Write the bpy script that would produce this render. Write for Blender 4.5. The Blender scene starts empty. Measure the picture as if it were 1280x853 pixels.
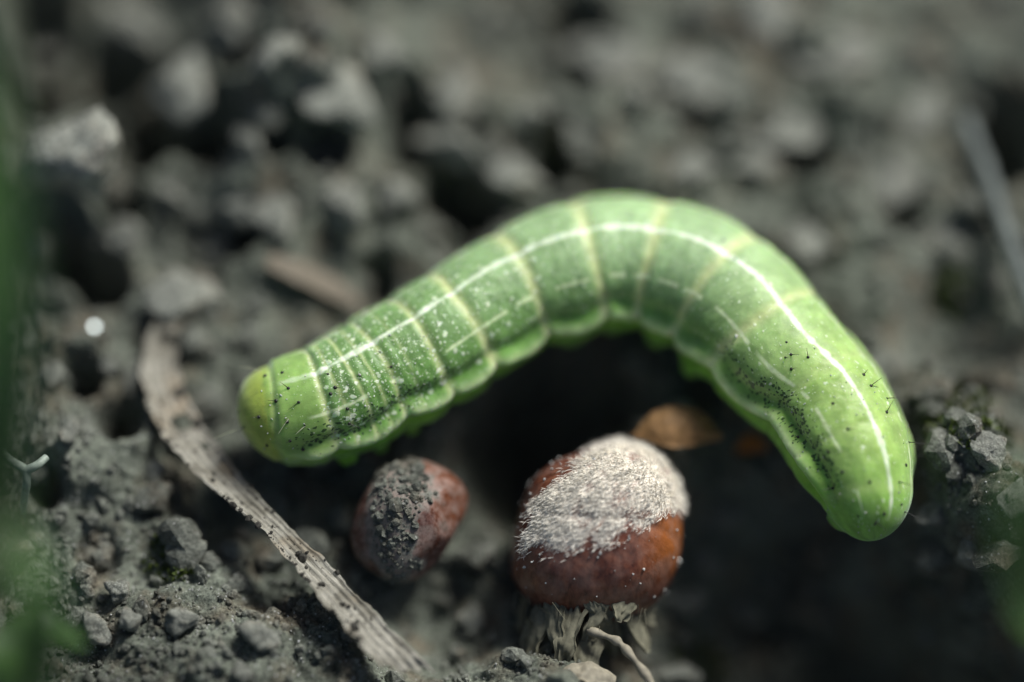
import bpy, bmesh, math, random
import numpy as np
from mathutils import Vector, Matrix
from mathutils.bvhtree import BVHTree

# ---------------------------------------------------------------- camera
# everything below is thought in millimetres and stored in metres (MM)
MM = 0.001
D, PITCH, PXMM = 200.0, math.radians(60.0), 29.0
scene = bpy.context.scene
C = scene.collection
CAM = np.array([0.0, -D*math.cos(PITCH), D*math.sin(PITCH)])
VX = np.array([1.0, 0, 0])
VF = -CAM/np.linalg.norm(CAM)                       # view direction
VU = np.cross(VX, VF)                               # screen up
FOC = 36.0*D/(1280.0/PXMM)
cam_data = bpy.data.cameras.new('camera')
cam = bpy.data.objects.new('camera', cam_data); C.objects.link(cam)
cam.location = CAM*MM
cam.rotation_euler = (math.pi/2-PITCH, 0, 0)
cam_data.sensor_width = 36.0
cam_data.lens = FOC
cam_data.clip_start = 0.01
cam_data.clip_end = 200.0
cam_data.dof.use_dof = True
cam_data.dof.focus_distance = (D-6.6)*MM
cam_data.dof.aperture_fstop = FOC/25.0
scene.camera = cam

# ---------------------------------------------------------------- sky, sun, exposure
SUN_EL, SUN_AZ = math.radians(50), math.radians(40)     # azimuth clockwise from +Y (behind the subject, to the right)
world = bpy.data.worlds.new('World'); scene.world = world; world.use_nodes = True
wn = world.node_tree.nodes; wl = world.node_tree.links
bg = wn['Background']
sky = wn.new('ShaderNodeTexSky'); sky.sky_type = 'NISHITA'; sky.sun_disc = False
sky.sun_elevation = SUN_EL; sky.sun_rotation = SUN_AZ
sky.air_density = 1.0; sky.dust_density = 3.0; sky.ozone_density = 0.6
wl.new(sky.outputs[0], bg.inputs[0]); bg.inputs[1].default_value = 0.05
sd = bpy.data.lights.new('sun', 'SUN'); sd.energy = 3.2; sd.angle = math.radians(18); sd.color = (1.0, 0.985, 0.955)
sun = bpy.data.objects.new('sun', sd); C.objects.link(sun)
sdir = Vector((math.sin(SUN_AZ)*math.cos(SUN_EL), math.cos(SUN_AZ)*math.cos(SUN_EL), math.sin(SUN_EL)))
sun.rotation_euler = sdir.to_track_quat('Z', 'Y').to_euler()
sun.location = (0.2, 0.3, 0.6)
scene.view_settings.view_transform = 'Standard'
scene.view_settings.look = 'None'
scene.view_settings.exposure = 0.62
scene.view_settings.gamma = 1.0
scene.view_settings.use_curve_mapping = False

rng = np.random.default_rng(7)
random.seed(7)

# ---------------------------------------------------------------- helpers
def at(px, py, z=0.0):
    """photo pixel -> world point (mm) on the horizontal plane at height z"""
    d = VF*FOC/36.0*1280 + VX*(px-640.0) - VU*(py-426.5)
    t = (z-CAM[2])/d[2]
    return CAM+d*t

def ray(px, py):
    d = VF*FOC/36.0*1280 + VX*(px-640.0) - VU*(py-426.5)
    return Vector(CAM), Vector(d/np.linalg.norm(d))

def hash2(ix, iy, seed):
    h = (ix.astype(np.int64)*374761393 + iy.astype(np.int64)*668265263 + seed*1274126177) & 0xffffffff
    h = ((h ^ (h >> 13))*1274126177) & 0xffffffff
    h = ((h ^ (h >> 16))*2246822519) & 0xffffffff
    return ((h ^ (h >> 15)) & 0xffffff)/float(0xffffff)

def vnoise(x, y, seed=0):
    x = np.asarray(x, float); y = np.asarray(y, float)
    ix, iy = np.floor(x), np.floor(y); fx, fy = x-ix, y-iy
    fx = fx*fx*fx*(fx*(fx*6-15)+10); fy = fy*fy*fy*(fy*(fy*6-15)+10)
    a = hash2(ix, iy, seed); b = hash2(ix+1, iy, seed); c = hash2(ix, iy+1, seed); d = hash2(ix+1, iy+1, seed)
    return (a+(b-a)*fx)*(1-fy)+(c+(d-c)*fx)*fy

def fbm(x, y, octv=4, seed=0, gain=0.5):
    v = 0; a = 1.0; n = 0
    for i in range(octv):
        v = v+a*(vnoise(x, y, seed+i*17)-0.5); n += a; a *= gain
        x, y = x*1.93*0.8-y*1.93*0.6+3.1, x*1.93*0.6+y*1.93*0.8+7.7
    return v/n*2

def domes(x, y, cell, seed, keep=0.7):
    """rounded lumps: highest of the domes in the neighbouring cells"""
    gx, gy = x/cell, y/cell
    ix, iy = np.floor(gx), np.floor(gy)
    out = np.zeros_like(gx)
    for dx in (-1, 0, 1):
        for dy in (-1, 0, 1):
            cx, cy = ix+dx, iy+dy
            px = cx+0.15+0.7*hash2(cx, cy, seed); py = cy+0.15+0.7*hash2(cx, cy, seed+1)
            r = 0.32+0.4*hash2(cx, cy, seed+2); on = hash2(cx, cy, seed+3) < keep
            an = hash2(cx, cy, seed+4)*3.14; el = 0.7+0.5*hash2(cx, cy, seed+5)
            ux, uy = gx-px, gy-py
            vx = (ux*np.cos(an)+uy*np.sin(an))*el; vy = (-ux*np.sin(an)+uy*np.cos(an))/el
            q = 1-(vx*vx+vy*vy)/(r*r)
            out = np.maximum(out, np.where(on & (q > 0), np.sqrt(np.maximum(q, 0))*r*1.3, 0))
    return out*cell

def mesh_np(name, V, F, smooth=True):
    """V (n,3) in mm, F (m,3) or (m,4) int"""
    me = bpy.data.meshes.new(name)
    V = np.asarray(V, np.float64)*MM; F = np.asarray(F, np.int32)
    k = F.shape[1]
    me.vertices.add(len(V)); me.vertices.foreach_set('co', V.astype(np.float32).ravel())
    me.loops.add(F.size); me.loops.foreach_set('vertex_index', F.ravel())
    me.polygons.add(len(F)); me.polygons.foreach_set('loop_start', np.arange(0, F.size, k, dtype=np.int32))
    me.polygons.foreach_set('use_smooth', np.full(len(F), smooth, dtype=bool))
    me.update(calc_edges=True); me.validate()
    return me

def link(name, me, mat, parent=None, loc=None):
    o = bpy.data.objects.new(name, me); C.objects.link(o)
    if mat is not None and me is not None and not me.materials: me.materials.append(mat)
    if loc is not None: o.location = Vector(loc)*MM
    if parent is not None: o.parent = parent
    return o

def empty(name, loc=(0, 0, 0)):
    o = bpy.data.objects.new(name, None); C.objects.link(o)
    o.location = Vector(loc)*MM; o.empty_display_size = 0.002
    return o

def tag(o, label=None, cat=None, group=None, kind=None):
    if label: o['label'] = label
    if cat: o['category'] = cat
    if group: o['group'] = group
    if kind: o['kind'] = kind
    return o

def grid_faces(nu, nv, wrap=False):
    i = np.arange(nu-1)[:, None]; j = np.arange(nv if wrap else nv-1)[None, :]
    j2 = (j+1) % nv
    return np.stack([i*nv+j, i*nv+j2, (i+1)*nv+j2, (i+1)*nv+j], -1).reshape(-1, 4)

def catmull(P, n):
    P = np.asarray(P, float); k = len(P)
    E = np.vstack([2*P[0]-P[1], P, 2*P[-1]-P[-2]])
    t = np.linspace(0, k-1-1e-9, n); i = t.astype(int); f = (t-i)[:, None]
    a, b, c, d = E[i], E[i+1], E[i+2], E[i+3]
    return 0.5*((2*b)+(-a+c)*f+(2*a-5*b+4*c-d)*f*f+(-a+3*b-3*c+d)*f**3)

def tube(P, R, k=8, cap=True):
    """swept tube along points P with radii R -> verts, quads (ends pinched)"""
    P = np.asarray(P, float); n = len(P)
    T = np.gradient(P, axis=0); T /= np.linalg.norm(T, axis=1)[:, None]+1e-12
    up = np.array([0.3, 0.2, 1.0]); A = np.cross(T, up); A /= np.linalg.norm(A, axis=1)[:, None]+1e-12
    B = np.cross(A, T)
    th = np.linspace(0, 2*math.pi, k, endpoint=False)
    V = P[:, None]+np.asarray(R)[:, None, None]*(np.cos(th)[None, :, None]*A[:, None]+np.sin(th)[None, :, None]*B[:, None])
    return V.reshape(-1, 3), grid_faces(n, k, True)

class Joint:
    """collects pieces into one mesh"""
    def __init__(s): s.V = []; s.F = []; s.n = 0
    def add(s, V, F):
        V = np.asarray(V); F = np.asarray(F)
        if F.shape[1] == 3: F = np.column_stack([F, F[:, 2]])
        s.V.append(V); s.F.append(F+s.n); s.n += len(V)
    def mesh(s, name, smooth=True):
        V = np.vstack(s.V); F = np.vstack(s.F)
        tri = F[:, 2] == F[:, 3]
        if tri.all(): return mesh_np(name, V, F[:, :3], smooth)
        if tri.any():
            q = F[~tri]; F = np.vstack([F[tri][:, :3], q[:, :3], q[:, [0, 2, 3]]])
        return mesh_np(name, V, F, smooth)

def ico(sub):
    bm = bmesh.new(); bmesh.ops.create_icosphere(bm, subdivisions=sub, radius=1.0)
    V = np.array([v.co[:] for v in bm.verts]); F = np.array([[v.index for v in f.verts] for f in bm.faces]); bm.free()
    return V, F

def n3(V, sc, seed, octv=3):
    """cheap 3-D noise from three 2-D slices"""
    x, y, z = V[:, 0]*sc, V[:, 1]*sc, V[:, 2]*sc
    return (fbm(x+1.7*z, y-0.9*z, octv, seed)+fbm(y+1.3*x+9, z-0.7*x, octv, seed+50)+fbm(z+0.8*y+5, x-1.1*y, octv, seed+90))/1.9

# ---------------------------------------------------------------- materials
class NT:
    def __init__(s, name):
        s.m = bpy.data.materials.new(name); s.m.use_nodes = True
        s.t = s.m.node_tree; s.p = s.t.nodes['Principled BSDF']
    def n(s, typ, **kw):
        nd = s.t.nodes.new(typ)
        for k, v in kw.items():
            if k.startswith('i_'): nd.inputs[k[2:].replace('_', ' ')].default_value = v
            else: setattr(nd, k, v)
        return nd
    def l(s, a, b): s.t.links.new(a, b)
    def coord(s, kind='Object', per=1000):
        tc = s.n('ShaderNodeTexCoord'); mp = s.n('ShaderNodeMapping'); mp.inputs['Scale'].default_value = (per,)*3
        s.l(tc.outputs[kind], mp.inputs[0]); return mp.outputs[0]
    def noise(s, vec, scale, detail=4, rough=0.55, dist=0.0):
        nd = s.n('ShaderNodeTexNoise'); nd.inputs['Scale'].default_value = scale; nd.inputs['Detail'].default_value = detail
        nd.inputs['Roughness'].default_value = rough; nd.inputs['Distortion'].default_value = dist
        if vec is not None: s.l(vec, nd.inputs['Vector'])
        return nd
    def ramp(s, fac, stops):
        r = s.n('ShaderNodeValToRGB'); e = r.color_ramp.elements
        while len(e) > 1: e.remove(e[-1])
        e[0].position = stops[0][0]; e[0].color = tuple(stops[0][1])+(1,) if len(stops[0][1]) == 3 else stops[0][1]
        for p, c in stops[1:]:
            q = e.new(p); q.color = tuple(c)+(1,) if len(c) == 3 else c
        s.l(fac, r.inputs[0]); return r.outputs[0]
    def mix(s, fac, a, b, mode='MIX'):
        m = s.n('ShaderNodeMix', data_type='RGBA', blend_type=mode)
        for sock, v in ((m.inputs[0], fac), (m.inputs[6], a), (m.inputs[7], b)):
            if hasattr(v, 'is_linked') or hasattr(v, 'links'): s.l(v, sock)
            elif isinstance(v, (int, float)): sock.default_value = v
            else: sock.default_value = tuple(v)+((1,) if len(v) == 3 else ())
        return m.outputs[2]
    def math(s, op, a, b=0.0, clamp=False):
        m = s.n('ShaderNodeMath', operation=op); m.use_clamp = clamp
        for sock, v in ((m.inputs[0], a), (m.inputs[1], b)):
            if isinstance(v, (int, float)): sock.default_value = v
            else: s.l(v, sock)
        return m.outputs[0]
    def bump(s, h, strength, dist, prev=None):
        b = s.n('ShaderNodeBump'); b.inputs['Strength'].default_value = strength; b.inputs['Distance'].default_value = dist*MM
        s.l(h, b.inputs['Height'])
        if prev is not None: s.l(prev, b.inputs['Normal'])
        return b.outputs[0]
    def set(s, **kw):
        for k, v in kw.items():
            sock = s.p.inputs[k.replace('_', ' ')]
            if hasattr(v, 'links'): s.l(v, sock)
            elif isinstance(v, (int, float)): sock.default_value = v
            else: sock.default_value = tuple(v)+((1,) if (len(v) == 3 and sock.type == 'RGBA') else ())
        return s

def soil_material(name, pale, dark, bright=1.0, per=1000):
    t = NT(name); co = t.coord(per=per)
    n1 = t.noise(co, 0.22, 5, 0.6); n2 = t.noise(co, 1.4, 5, 0.65, 0.3); n3_ = t.noise(co, 7.0, 4, 0.7)
    base = t.ramp(t.math('ADD', t.math('MULTIPLY', n1.outputs[0], 0.6), t.math('MULTIPLY', n2.outputs[0], 0.4)),
                  [(0.36, dark), (0.5, [(a+b)/2 for a, b in zip(pale, dark)]), (0.64, pale)])
    warm = t.noise(co, 0.5, 3)
    base = t.mix(t.ramp(warm.outputs[0], [(0.50, (0, 0, 0)), (0.70, (0.6,)*3)]), base, (0.165*bright, 0.128*bright, 0.085*bright))
    grit = t.ramp(n3_.outputs[0], [(0.3, (0.42,)*3), (0.5, (1.0,)*3), (0.72, (1.75,)*3)])
    base = t.mix(1.0, base, grit, 'MULTIPLY')
    vo = t.n('ShaderNodeTexVoronoi'); vo.inputs['Scale'].default_value = 7.5; t.l(co, vo.inputs['Vector'])
    sep = t.n('ShaderNodeSeparateColor'); t.l(vo.outputs['Color'], sep.inputs[0])
    grain = t.math('MULTIPLY', t.math('GREATER_THAN', sep.outputs[0], 0.93), t.math('LESS_THAN', vo.outputs['Distance'], 0.42))
    base = t.mix(t.math('MULTIPLY', grain, 0.55), base, (0.42, 0.43, 0.40))
    rough = t.math('SUBTRACT', 0.92, t.math('MULTIPLY', grain, 0.6))
    b1 = t.bump(n2.outputs[0], 0.7, 0.22); b2 = t.bump(n3_.outputs[0], 1.0, 0.13, b1)
    fine = t.noise(co, 22.0, 3, 0.7); b3 = t.bump(fine.outputs[0], 0.9, 0.05, b2)
    t.set(Base_Color=base, Roughness=rough, Normal=b3, Specular_IOR_Level=0.3)
    return t.m

M_soil = soil_material('soil', (0.220, 0.246, 0.196), (0.040, 0.046, 0.036))
M_clod = soil_material('clod', (0.41, 0.43, 0.37), (0.15, 0.157, 0.134), per=1.6)
M_crumb = soil_material('crumb', (0.225, 0.240, 0.202), (0.052, 0.056, 0.046))

# ---------------------------------------------------------------- ground
# hollows and swells of this patch of soil: (photo px, photo py, radius px, height mm)
SWELL = [(710, 485, 85, -6.0), (650, 530, 70, -4.5), (600, 600, 55, -2.0), (850, 545, 48, 1.6), (940, 570, 30, 1.2), (742, 690, 125, -3.0), (500, 670, 80, -1.6), (560, 740, 70, -1.6), (940, 620, 90, -3.0), (1010, 735, 140, -6.5), (1130, 800, 130, -6.5), (1260, 850, 90, -5), (880, 800, 120, -2.6),
         (260, 640, 45, -1.2), (330, 720, 40, -1.3), (215, 585, 30, -1.0), (400, 620, 60, -0.8), (560, 800, 90, -1.4),
         (1215, 620, 75, 2.6), (1180, 520, 70, 1.6), (1270, 680, 60, 2.0), (140, 640, 120, 1.0), (60, 560, 90, 1.0), (260, 800, 150, 0.7),
         (120, 690, 26, -1.2), (190, 705, 30, -0.8),
         (150, 60, 130, -4.8), (30, 130, 70, -3.2), (165, 180, 60, -3.6), (220, 300, 65, -3.4), (105, 340, 60, -1.5), (330, 90, 50, -1.5), (270, 200, 50, -2.6),
         (420, 150, 70, 1.2), (480, 300, 60, 0.8), (560, 285, 45, -2.0), (480, 180, 40, -1.4), (700, 200, 45, -1.6), (680, 60, 60, -1.4), (600, 20, 60, -1.0),
         (900, 150, 160, 1.0), (1000, 80, 120, 0.8), (1245, 150, 70, -2.5), (1200, 400, 60, -1.8), (1120, 330, 60, 0.4), (960, 200, 40, -0.8), (330, 380, 80, 0.7)]
SWELL += [(170, 110, 290, 4.0), (430, 120, 170, 1.6)]
SWELL += [(a, b, r, d*1.35) for a, b, r, d in [(45, 25, 45, -4), (140, 62, 45, -3.5), (45, 122, 36, -4), (190, 165, 36, -4.5), (262, 185, 32, -4.5), (150, 262, 26, -3.5), (75, 315, 34, -3.5), (128, 350, 34, -3.5), (300, 108, 26, -3.5),
          (405, 208, 30, -3.5), (437, 40, 26, -3.5), (509, 142, 28, -3.5), (512, 190, 26, -3.5), (560, 240, 30, -4), (602, 258, 26, -3.5), (692, 190, 26, -3.5), (730, 92, 26, -3), (602, 165, 18, -3), (719, 20, 34, -3.5), (1012, 190, 26, -2.5), (1250, 150, 50, -4),
          (1125, 260, 24, -2), (868, 150, 22, -2.5), (300, 300, 26, -3), (345, 210, 22, -3), (470, 345, 22, -2.5), (1210, 470, 26, -2.5), (105, 480, 22, -2.5), (150, 530, 26, -3), (60, 610, 22, -2)]]
_sw = [(*at(a, b)[:2], r/PXMM, h) for a, b, r, h in SWELL]

def H(x, y):
    x = np.asarray(x, float); y = np.asarray(y, float)
    wx = x+0.5*fbm(x*0.5, y*0.5, 3, 401); wy = y+0.5*fbm(x*0.5+40, y*0.5, 3, 402)
    wx = wx+0.24*fbm(x*2.6, y*2.6, 3, 403); wy = wy+0.24*fbm(x*2.6+9, y*2.6, 3, 404)
    h = 1.1*fbm(x*0.10, y*0.10, 3, 5)
    for a, b, r, d in _sw:
        q = ((x-a)**2+((y-b)*0.87)**2)/(r*r)
        h = h+np.where(q < 9, d*np.exp(-q*q*0.8-q*0.15), 0)
    rough = np.clip(0.5+1.1*fbm(x*0.13+5, y*0.13, 3, 77), 0.12, 1.0)*np.clip(1.1-(x-4)/22*np.clip(y/6, 0, 1), 0.2, 1)
    back = np.clip((y+2)/10, 0, 1)                       # cloddier where the bed was broken up
    near = np.exp(-(np.hypot(x, y)/120)**4)
    h = h+(0.55*domes(wx, wy, 4.2, 11, 0.55)*(0.4+0.6*back)*rough+0.42*domes(wx, wy, 1.9, 21, 0.45)*rough*(0.7+0.2*back)
           + 0.38*domes(wx, wy, 0.85, 31, 0.5)*rough+0.28*domes(wx, wy, 0.4, 41, 0.5)*rough)*(0.15+0.85*near)
    h = h+0.55*fbm(x*0.6, y*0.6, 5, 61, 0.6)+0.16*np.abs(fbm(x*2.2, y*2.2, 4, 62, 0.65))
    h = h-0.55*np.clip(fbm(x*0.32, y*0.32, 3, 63)-0.25, 0, 1)*2.0
    return h-0.9

def axis(lo, hi, steps, far=30000.0, g=1.20):
    c = [lo]
    while c[-1] < hi:
        f = (c[-1]-lo)/(hi-lo); c.append(c[-1]+steps[0]+(steps[1]-steps[0])*f)
    s = steps[1]; up = [c[-1]]
    while up[-1] < far: s *= g if up[-1] > 75 else (1.035 if s < 0.7 else 1.0); up.append(up[-1]+s)
    s = steps[0]; dn = [c[0]]
    while dn[-1] > -far: s *= g if dn[-1] < -75 else (1.035 if s < 0.7 else 1.0); dn.append(dn[-1]-s)
    return np.array(dn[:0:-1]+c+up[1:])
ax = axis(-25.0, 25.0, (0.10, 0.10)); ay = axis(-20.5, 22.0, (0.085, 0.15))
GX, GY = np.meshgrid(ax, ay, indexing='ij')
GZ = H(GX, GY)
soil = link('soil', mesh_np('soil', np.stack([GX, GY, GZ], -1).reshape(-1, 3), grid_faces(len(ax), len(ay))), M_soil)
tag(soil, 'rough crumbly grey brown soil with dark hollows', 'soil', kind='structure')
def hz(x, y): return float(H(np.array([x]), np.array([y]))[0])
def on_soil(px, py, up=0.0):
    """where the line of sight through a photo pixel meets the soil"""
    z = 0.0
    for _ in range(12):
        p = at(px, py, z); z += 0.6*(hz(p[0], p[1])-z)
    p = at(px, py, z); return np.array([p[0], p[1], hz(p[0], p[1])+up])

# ---------------------------------------------------------------- caterpillar
# pairs of photo pixels: back edge of the body, belly edge of the body; height of its axis in mm
SEC = [((318, 458), (336, 582), 2.25), ((352, 446), (383, 580), 2.35), ((392, 430), (446, 566), 2.45), ((480, 378), (545, 520), 2.6),
       ((545, 337), (612, 478), 2.75), ((612, 295), (676, 436), 2.9), ((695, 257), (735, 420), 3.0), ((780, 246), (788, 409), 3.0), ((872, 260), (845, 430), 3.0),
       ((955, 305), (880, 463), 2.9), ((1028, 380), (918, 512), 2.8), ((1085, 448), (966, 545), 2.7), ((1127, 522), (995, 590), 2.5), ((1141, 586), (1024, 638), 2.2)]
ctr = []; rad = []
for a, b, z in SEC:
    c = at((a[0]+b[0])/2, (a[1]+b[1])/2, z); A = at(*a, z); 
    # half width measured square to the line of sight
    k = np.linalg.norm(c-CAM)/(FOC/36.0*1280)
    ctr.append(c); rad.append(0.5*math.hypot(a[0]-b[0], a[1]-b[1])*k)
ctr = np.array(ctr); rad = np.array(rad)
tip0 = at(299, 527, 2.1); tip1 = at(1093, 676, 1.45)
ctr = np.vstack([tip0, ctr, tip1])
NS, NTH = 1060, 320
dense = catmull(ctr, 4000)
sl = np.concatenate([[0], np.cumsum(np.linalg.norm(np.diff(dense, axis=0), axis=1))]); LEN = sl[-1]
knots = np.interp(np.linspace(0, 1, len(ctr)), np.linspace(0, 1, 4000), sl)
su = np.linspace(0, LEN, NS)
P = np.stack([np.interp(su, sl, dense[:, i]) for i in range(3)], -1)
_rk = catmull(np.column_stack([knots[1:-1], rad, rad]), 600)
r0 = np.interp(su, _rk[:, 0], _rk[:, 1])
# rounded ends, head capsule a little narrower than the first ring
s_of_k = knots[1]+0.55*(knots[2]-knots[1])
Lh, Lt = knots[1]-0.0+1.0, LEN-knots[-2]+1.3
hd = np.clip(1-su/Lh, 0, 1); tl = np.clip((su-(LEN-Lt))/Lt, 0, 1)
r0 = r0*(1-0.035*np.clip((s_of_k-su)/0.4, 0, 1))
r0 = r0*np.sqrt(np.maximum(1-hd**2.3, 0))*np.sqrt(np.maximum(1-tl**2.2, 0))
T = np.gradient(P, axis=0); T /= np.linalg.norm(T, axis=1)[:, None]
vd = CAM[None]-P; vd /= np.linalg.norm(vd, axis=1)[:, None]
vd = vd-(vd*T).sum(1)[:, None]*T; vd /= np.linalg.norm(vd, axis=1)[:, None]
Wv = np.cross(T, vd)                                   # points to the belly side of the curl or away from it
if Wv[NS//2][1] > 0: Wv = -Wv                          # make it point to the inside of the curl
ROLL = math.radians(32)                                # the back is rolled a little out of the curl
U = vd*math.cos(ROLL)-Wv*math.sin(ROLL); W = vd*math.sin(ROLL)+Wv*math.cos(ROLL)
th = np.linspace(-math.pi, math.pi, NTH, endpoint=False)
S2, TH = np.meshgrid(su, th, indexing='ij'); RR = np.repeat(r0[:, None], NTH, 1)
def s_of(px, py):
    """arc position of the body point whose axis projects nearest to a pixel"""
    q = P-CAM; u = 640+(q@VX)/(q@VF)*FOC/36*1280; v = 426.5-(q@VU)/(q@VF)*FOC/36*1280
    return su[np.argmin((u-px)**2+(v-py)**2)]
def g(d, w): return np.exp(-(d/w)**2)
adeg = np.degrees(TH); ab = np.abs(adeg)
side = np.where(adeg >= 0, 1, -1)
# body rings: (axis pixel, groove depth, pale band strength, width mm)
RINGS = [((346, 513), 0.12, 0.35, 0.14), ((402, 504), 0.125, 0.75, 0.15), ((418, 496), 0.03, 0.6, 0.09), ((438, 486), 0.05, 0.75, 0.10), ((456, 478), 0.03, 0.55, 0.09), ((474, 468), 0.122, 0.7, 0.15),
         ((496, 457), 0.03, 0.3, 0.10), ((526, 440), 0.121, 0.75, 0.2), ((577, 408), 0.125, 1.0, 0.26), ((652, 360), 0.12, 1.0, 0.28), ((734, 332), 0.12, 0.95, 0.28), ((818, 332), 0.12, 0.95, 0.3),
         ((895, 367), 0.12, 0.9, 0.3), ((957, 428), 0.12, 0.85, 0.28), ((1022, 495), 0.07, 0.2, 0.25), ((1062, 560), 0.06, 0.12, 0.25), ((1086, 622), 0.035, 0.22, 0.22)]
RP = [(s_of(*p), d, b, w) for p, d, b, w in RINGS]
sb = np.array([0]+[r[0] for r in RP]+[LEN])
dr = np.zeros_like(TH); band = np.zeros_like(TH)
for s0, d, b, w in RP:
    bend = 0.12*np.cos(TH*1.0)+0.05*np.sin(TH*3+s0)                       # folds are not perfect circles
    x = S2-s0-bend+0.12
    dr += 0.55*(-d*g(x, w)+0.5*d*g(x-w*1.9, w*1.4))
    band = np.maximum(band, b*g(x+0.02, w*0.95))
# puffed segments between main rings
main = np.array([r[0] for r in RP if r[1] >= 0.12]); main = np.concatenate([[0], main, [LEN]])
i = np.clip(np.searchsorted(main, S2, side='right')-1, 0, len(main)-2)
ph = (S2-main[i])/(main[i+1]-main[i]+1e-9)
dr += 0.06*(np.sin(np.pi*np.clip(ph, 0, 1))-0.6)
# lateral ridge, scalloped, with the crease above it
seg = np.abs(np.sin(np.pi*np.clip(ph, 0, 1)))**0.7
front = np.clip(1-(S2-s_of(380, 510))/6, 0, 1)
rc = 84+3.5*np.sin(S2*0.55+1.0)+2.0*np.sin(S2*1.7)+4*seg
endf = np.clip((S2-1.6)/1.4, 0, 1)*np.clip((LEN-1.0-S2)/2.0, 0, 1)
ridge = g(ab-rc, 8.5)
dr += endf*(ridge*(0.17+0.17*seg)-0.19*g(ab-(rc-15), 7.0)*(0.5+0.5*seg))
dr += endf*(-0.22*g(ab-(rc+17), 9)+0.18*g(ab-(rc+36), 12)*seg)
# flattened belly
dr += -RR*0.16*g(ab-180, 45)*endf
# prolegs, thoracic legs, anal claspers
for px, a, amp, sg, st in [((690, 345), 150, 0.55, 0.7, 19), ((760, 330), 150, 0.6, 0.7, 19), ((845, 345), 146, 0.65, 0.75, 19), ((920, 395), 144, 0.65, 0.75, 19),
                           ((408, 500), 140, 0.6, 0.34, 12), ((442, 484), 142, 0.6, 0.36, 12), ((480, 464), 144, 0.6, 0.36, 12), ((1090, 645), 160, 0.4, 0.5, 20)]:
    dr += amp*np.exp(-((S2-s_of(*px))/sg)**4-((ab-a)/st)**4*0.8)
# fine wrinkles
wr = fbm(S2*1.5, TH*2.6+20, 3, 200)*0.045+fbm(S2*4.5+0.8*np.sin(TH*2), TH*7.0, 3, 210)*0.026
thor = g(S2-s_of(445, 480), 2.6)
wr += thor*0.022*np.clip((70-ab)/25, 0, 1)*np.sin(S2*15+2.2*fbm(S2*0.8, TH*1.2, 2, 5)+0.6*np.sin(TH*2))
pebble = domes(S2, TH*2.7, 0.34, 500, 0.8)
t1 = np.clip((s_of(399, 502)-S2)/0.3, 0, 1)
wr = wr*(1-0.8*t1)
dr += 0.6*wr*endf+0.06*(1-0.8*t1)*pebble*endf*np.clip(1.3-ab/110, 0.2, 1)*(0.35+0.65*thor)
capf = np.clip(np.minimum(su/0.7, (LEN-su)/0.7), 0, 1)[:, None]
R2 = np.maximum(RR+dr*capf, 0.02)
Vb = P[:, None]+R2[..., None]*(np.cos(TH)[..., None]*U[:, None]+np.sin(TH)[..., None]*W[:, None])
Vb = Vb.reshape(-1, 3)
Fb = grid_faces(NS, NTH, True)
# close both ends
nb = len(Vb); Vb = np.vstack([Vb, P[0], P[-1]])
jj = np.arange(NTH)
endfaces = np.vstack([np.column_stack([np.full(NTH, nb), (jj+1) % NTH, jj, jj]), np.column_stack([np.full(NTH, nb+1), (NS-1)*NTH+jj, (NS-1)*NTH+(jj+1) % NTH, (NS-1)*NTH+(jj+1) % NTH])])
J = Joint(); J.add(Vb, Fb); J.n = 0; J.F.append(endfaces)
body_me = J.mesh('caterpillar_body')
if True:   # outward normals
    bmn = np.zeros(len(body_me.polygons)*3, np.float32); body_me.polygons.foreach_get('normal', bmn)
    pc = np.zeros(len(body_me.polygons)*3, np.float32); body_me.polygons.foreach_get('center', pc)
    pc = pc.reshape(-1, 3)/MM; bmn = bmn.reshape(-1, 3)
    k = np.argmax((np.abs(pc-P[NS//2]-r0[NS//2]*vd[NS//2])).sum(1)*-1)
    if bmn[k]@vd[NS//2] < 0: body_me.flip_normals()

# markings, kept as colour on the skin
f0 = S2/LEN
col = np.zeros(TH.shape+(3,))
def lerp(a, b, t): return a+(b-a)*t[..., None]
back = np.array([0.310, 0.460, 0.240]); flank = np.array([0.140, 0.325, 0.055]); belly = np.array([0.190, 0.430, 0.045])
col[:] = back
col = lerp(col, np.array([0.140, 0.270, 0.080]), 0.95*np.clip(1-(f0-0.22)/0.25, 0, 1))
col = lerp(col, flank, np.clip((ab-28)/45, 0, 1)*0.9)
col = lerp(col, np.array([0.31, 0.48, 0.075])[None, None], 0.75*np.clip((f0-0.62)/0.2, 0, 1)*np.clip(1-ab/140, 0, 1))
col = lerp(col, belly, np.clip((ab-(rc-6))/9, 0, 1))
headm = np.clip((s_of(352, 511)-S2-0.12*np.cos(TH)+0.15*fbm(S2*2, TH*4, 2, 333))/0.5, 0, 1)
col = lerp(col, np.array([0.300, 0.385, 0.068]), headm)
shield = np.clip((s_of(401, 502)-S2)/0.2, 0, 1)*(1-headm)
col = lerp(col, np.array([0.255, 0.415, 0.110]), 0.8*shield)
tailm = np.clip((S2-s_of(1072, 585))/2.0, 0, 1)
col = lerp(col, np.array([0.19, 0.44, 0.06]), tailm*0.6)
col *= (1+0.20*fbm(S2*0.9, TH*2.2, 3, 300)+0.12*fbm(S2*3, TH*6, 3, 310))[..., None]
col = lerp(col, np.array([0.58, 0.66, 0.32]), np.clip(band*0.9, 0, 1)*np.clip((108-ab)/25, 0, 1)*(1-headm)*(0.8+0.2*vnoise(S2*3, TH*3, 3)))
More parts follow.
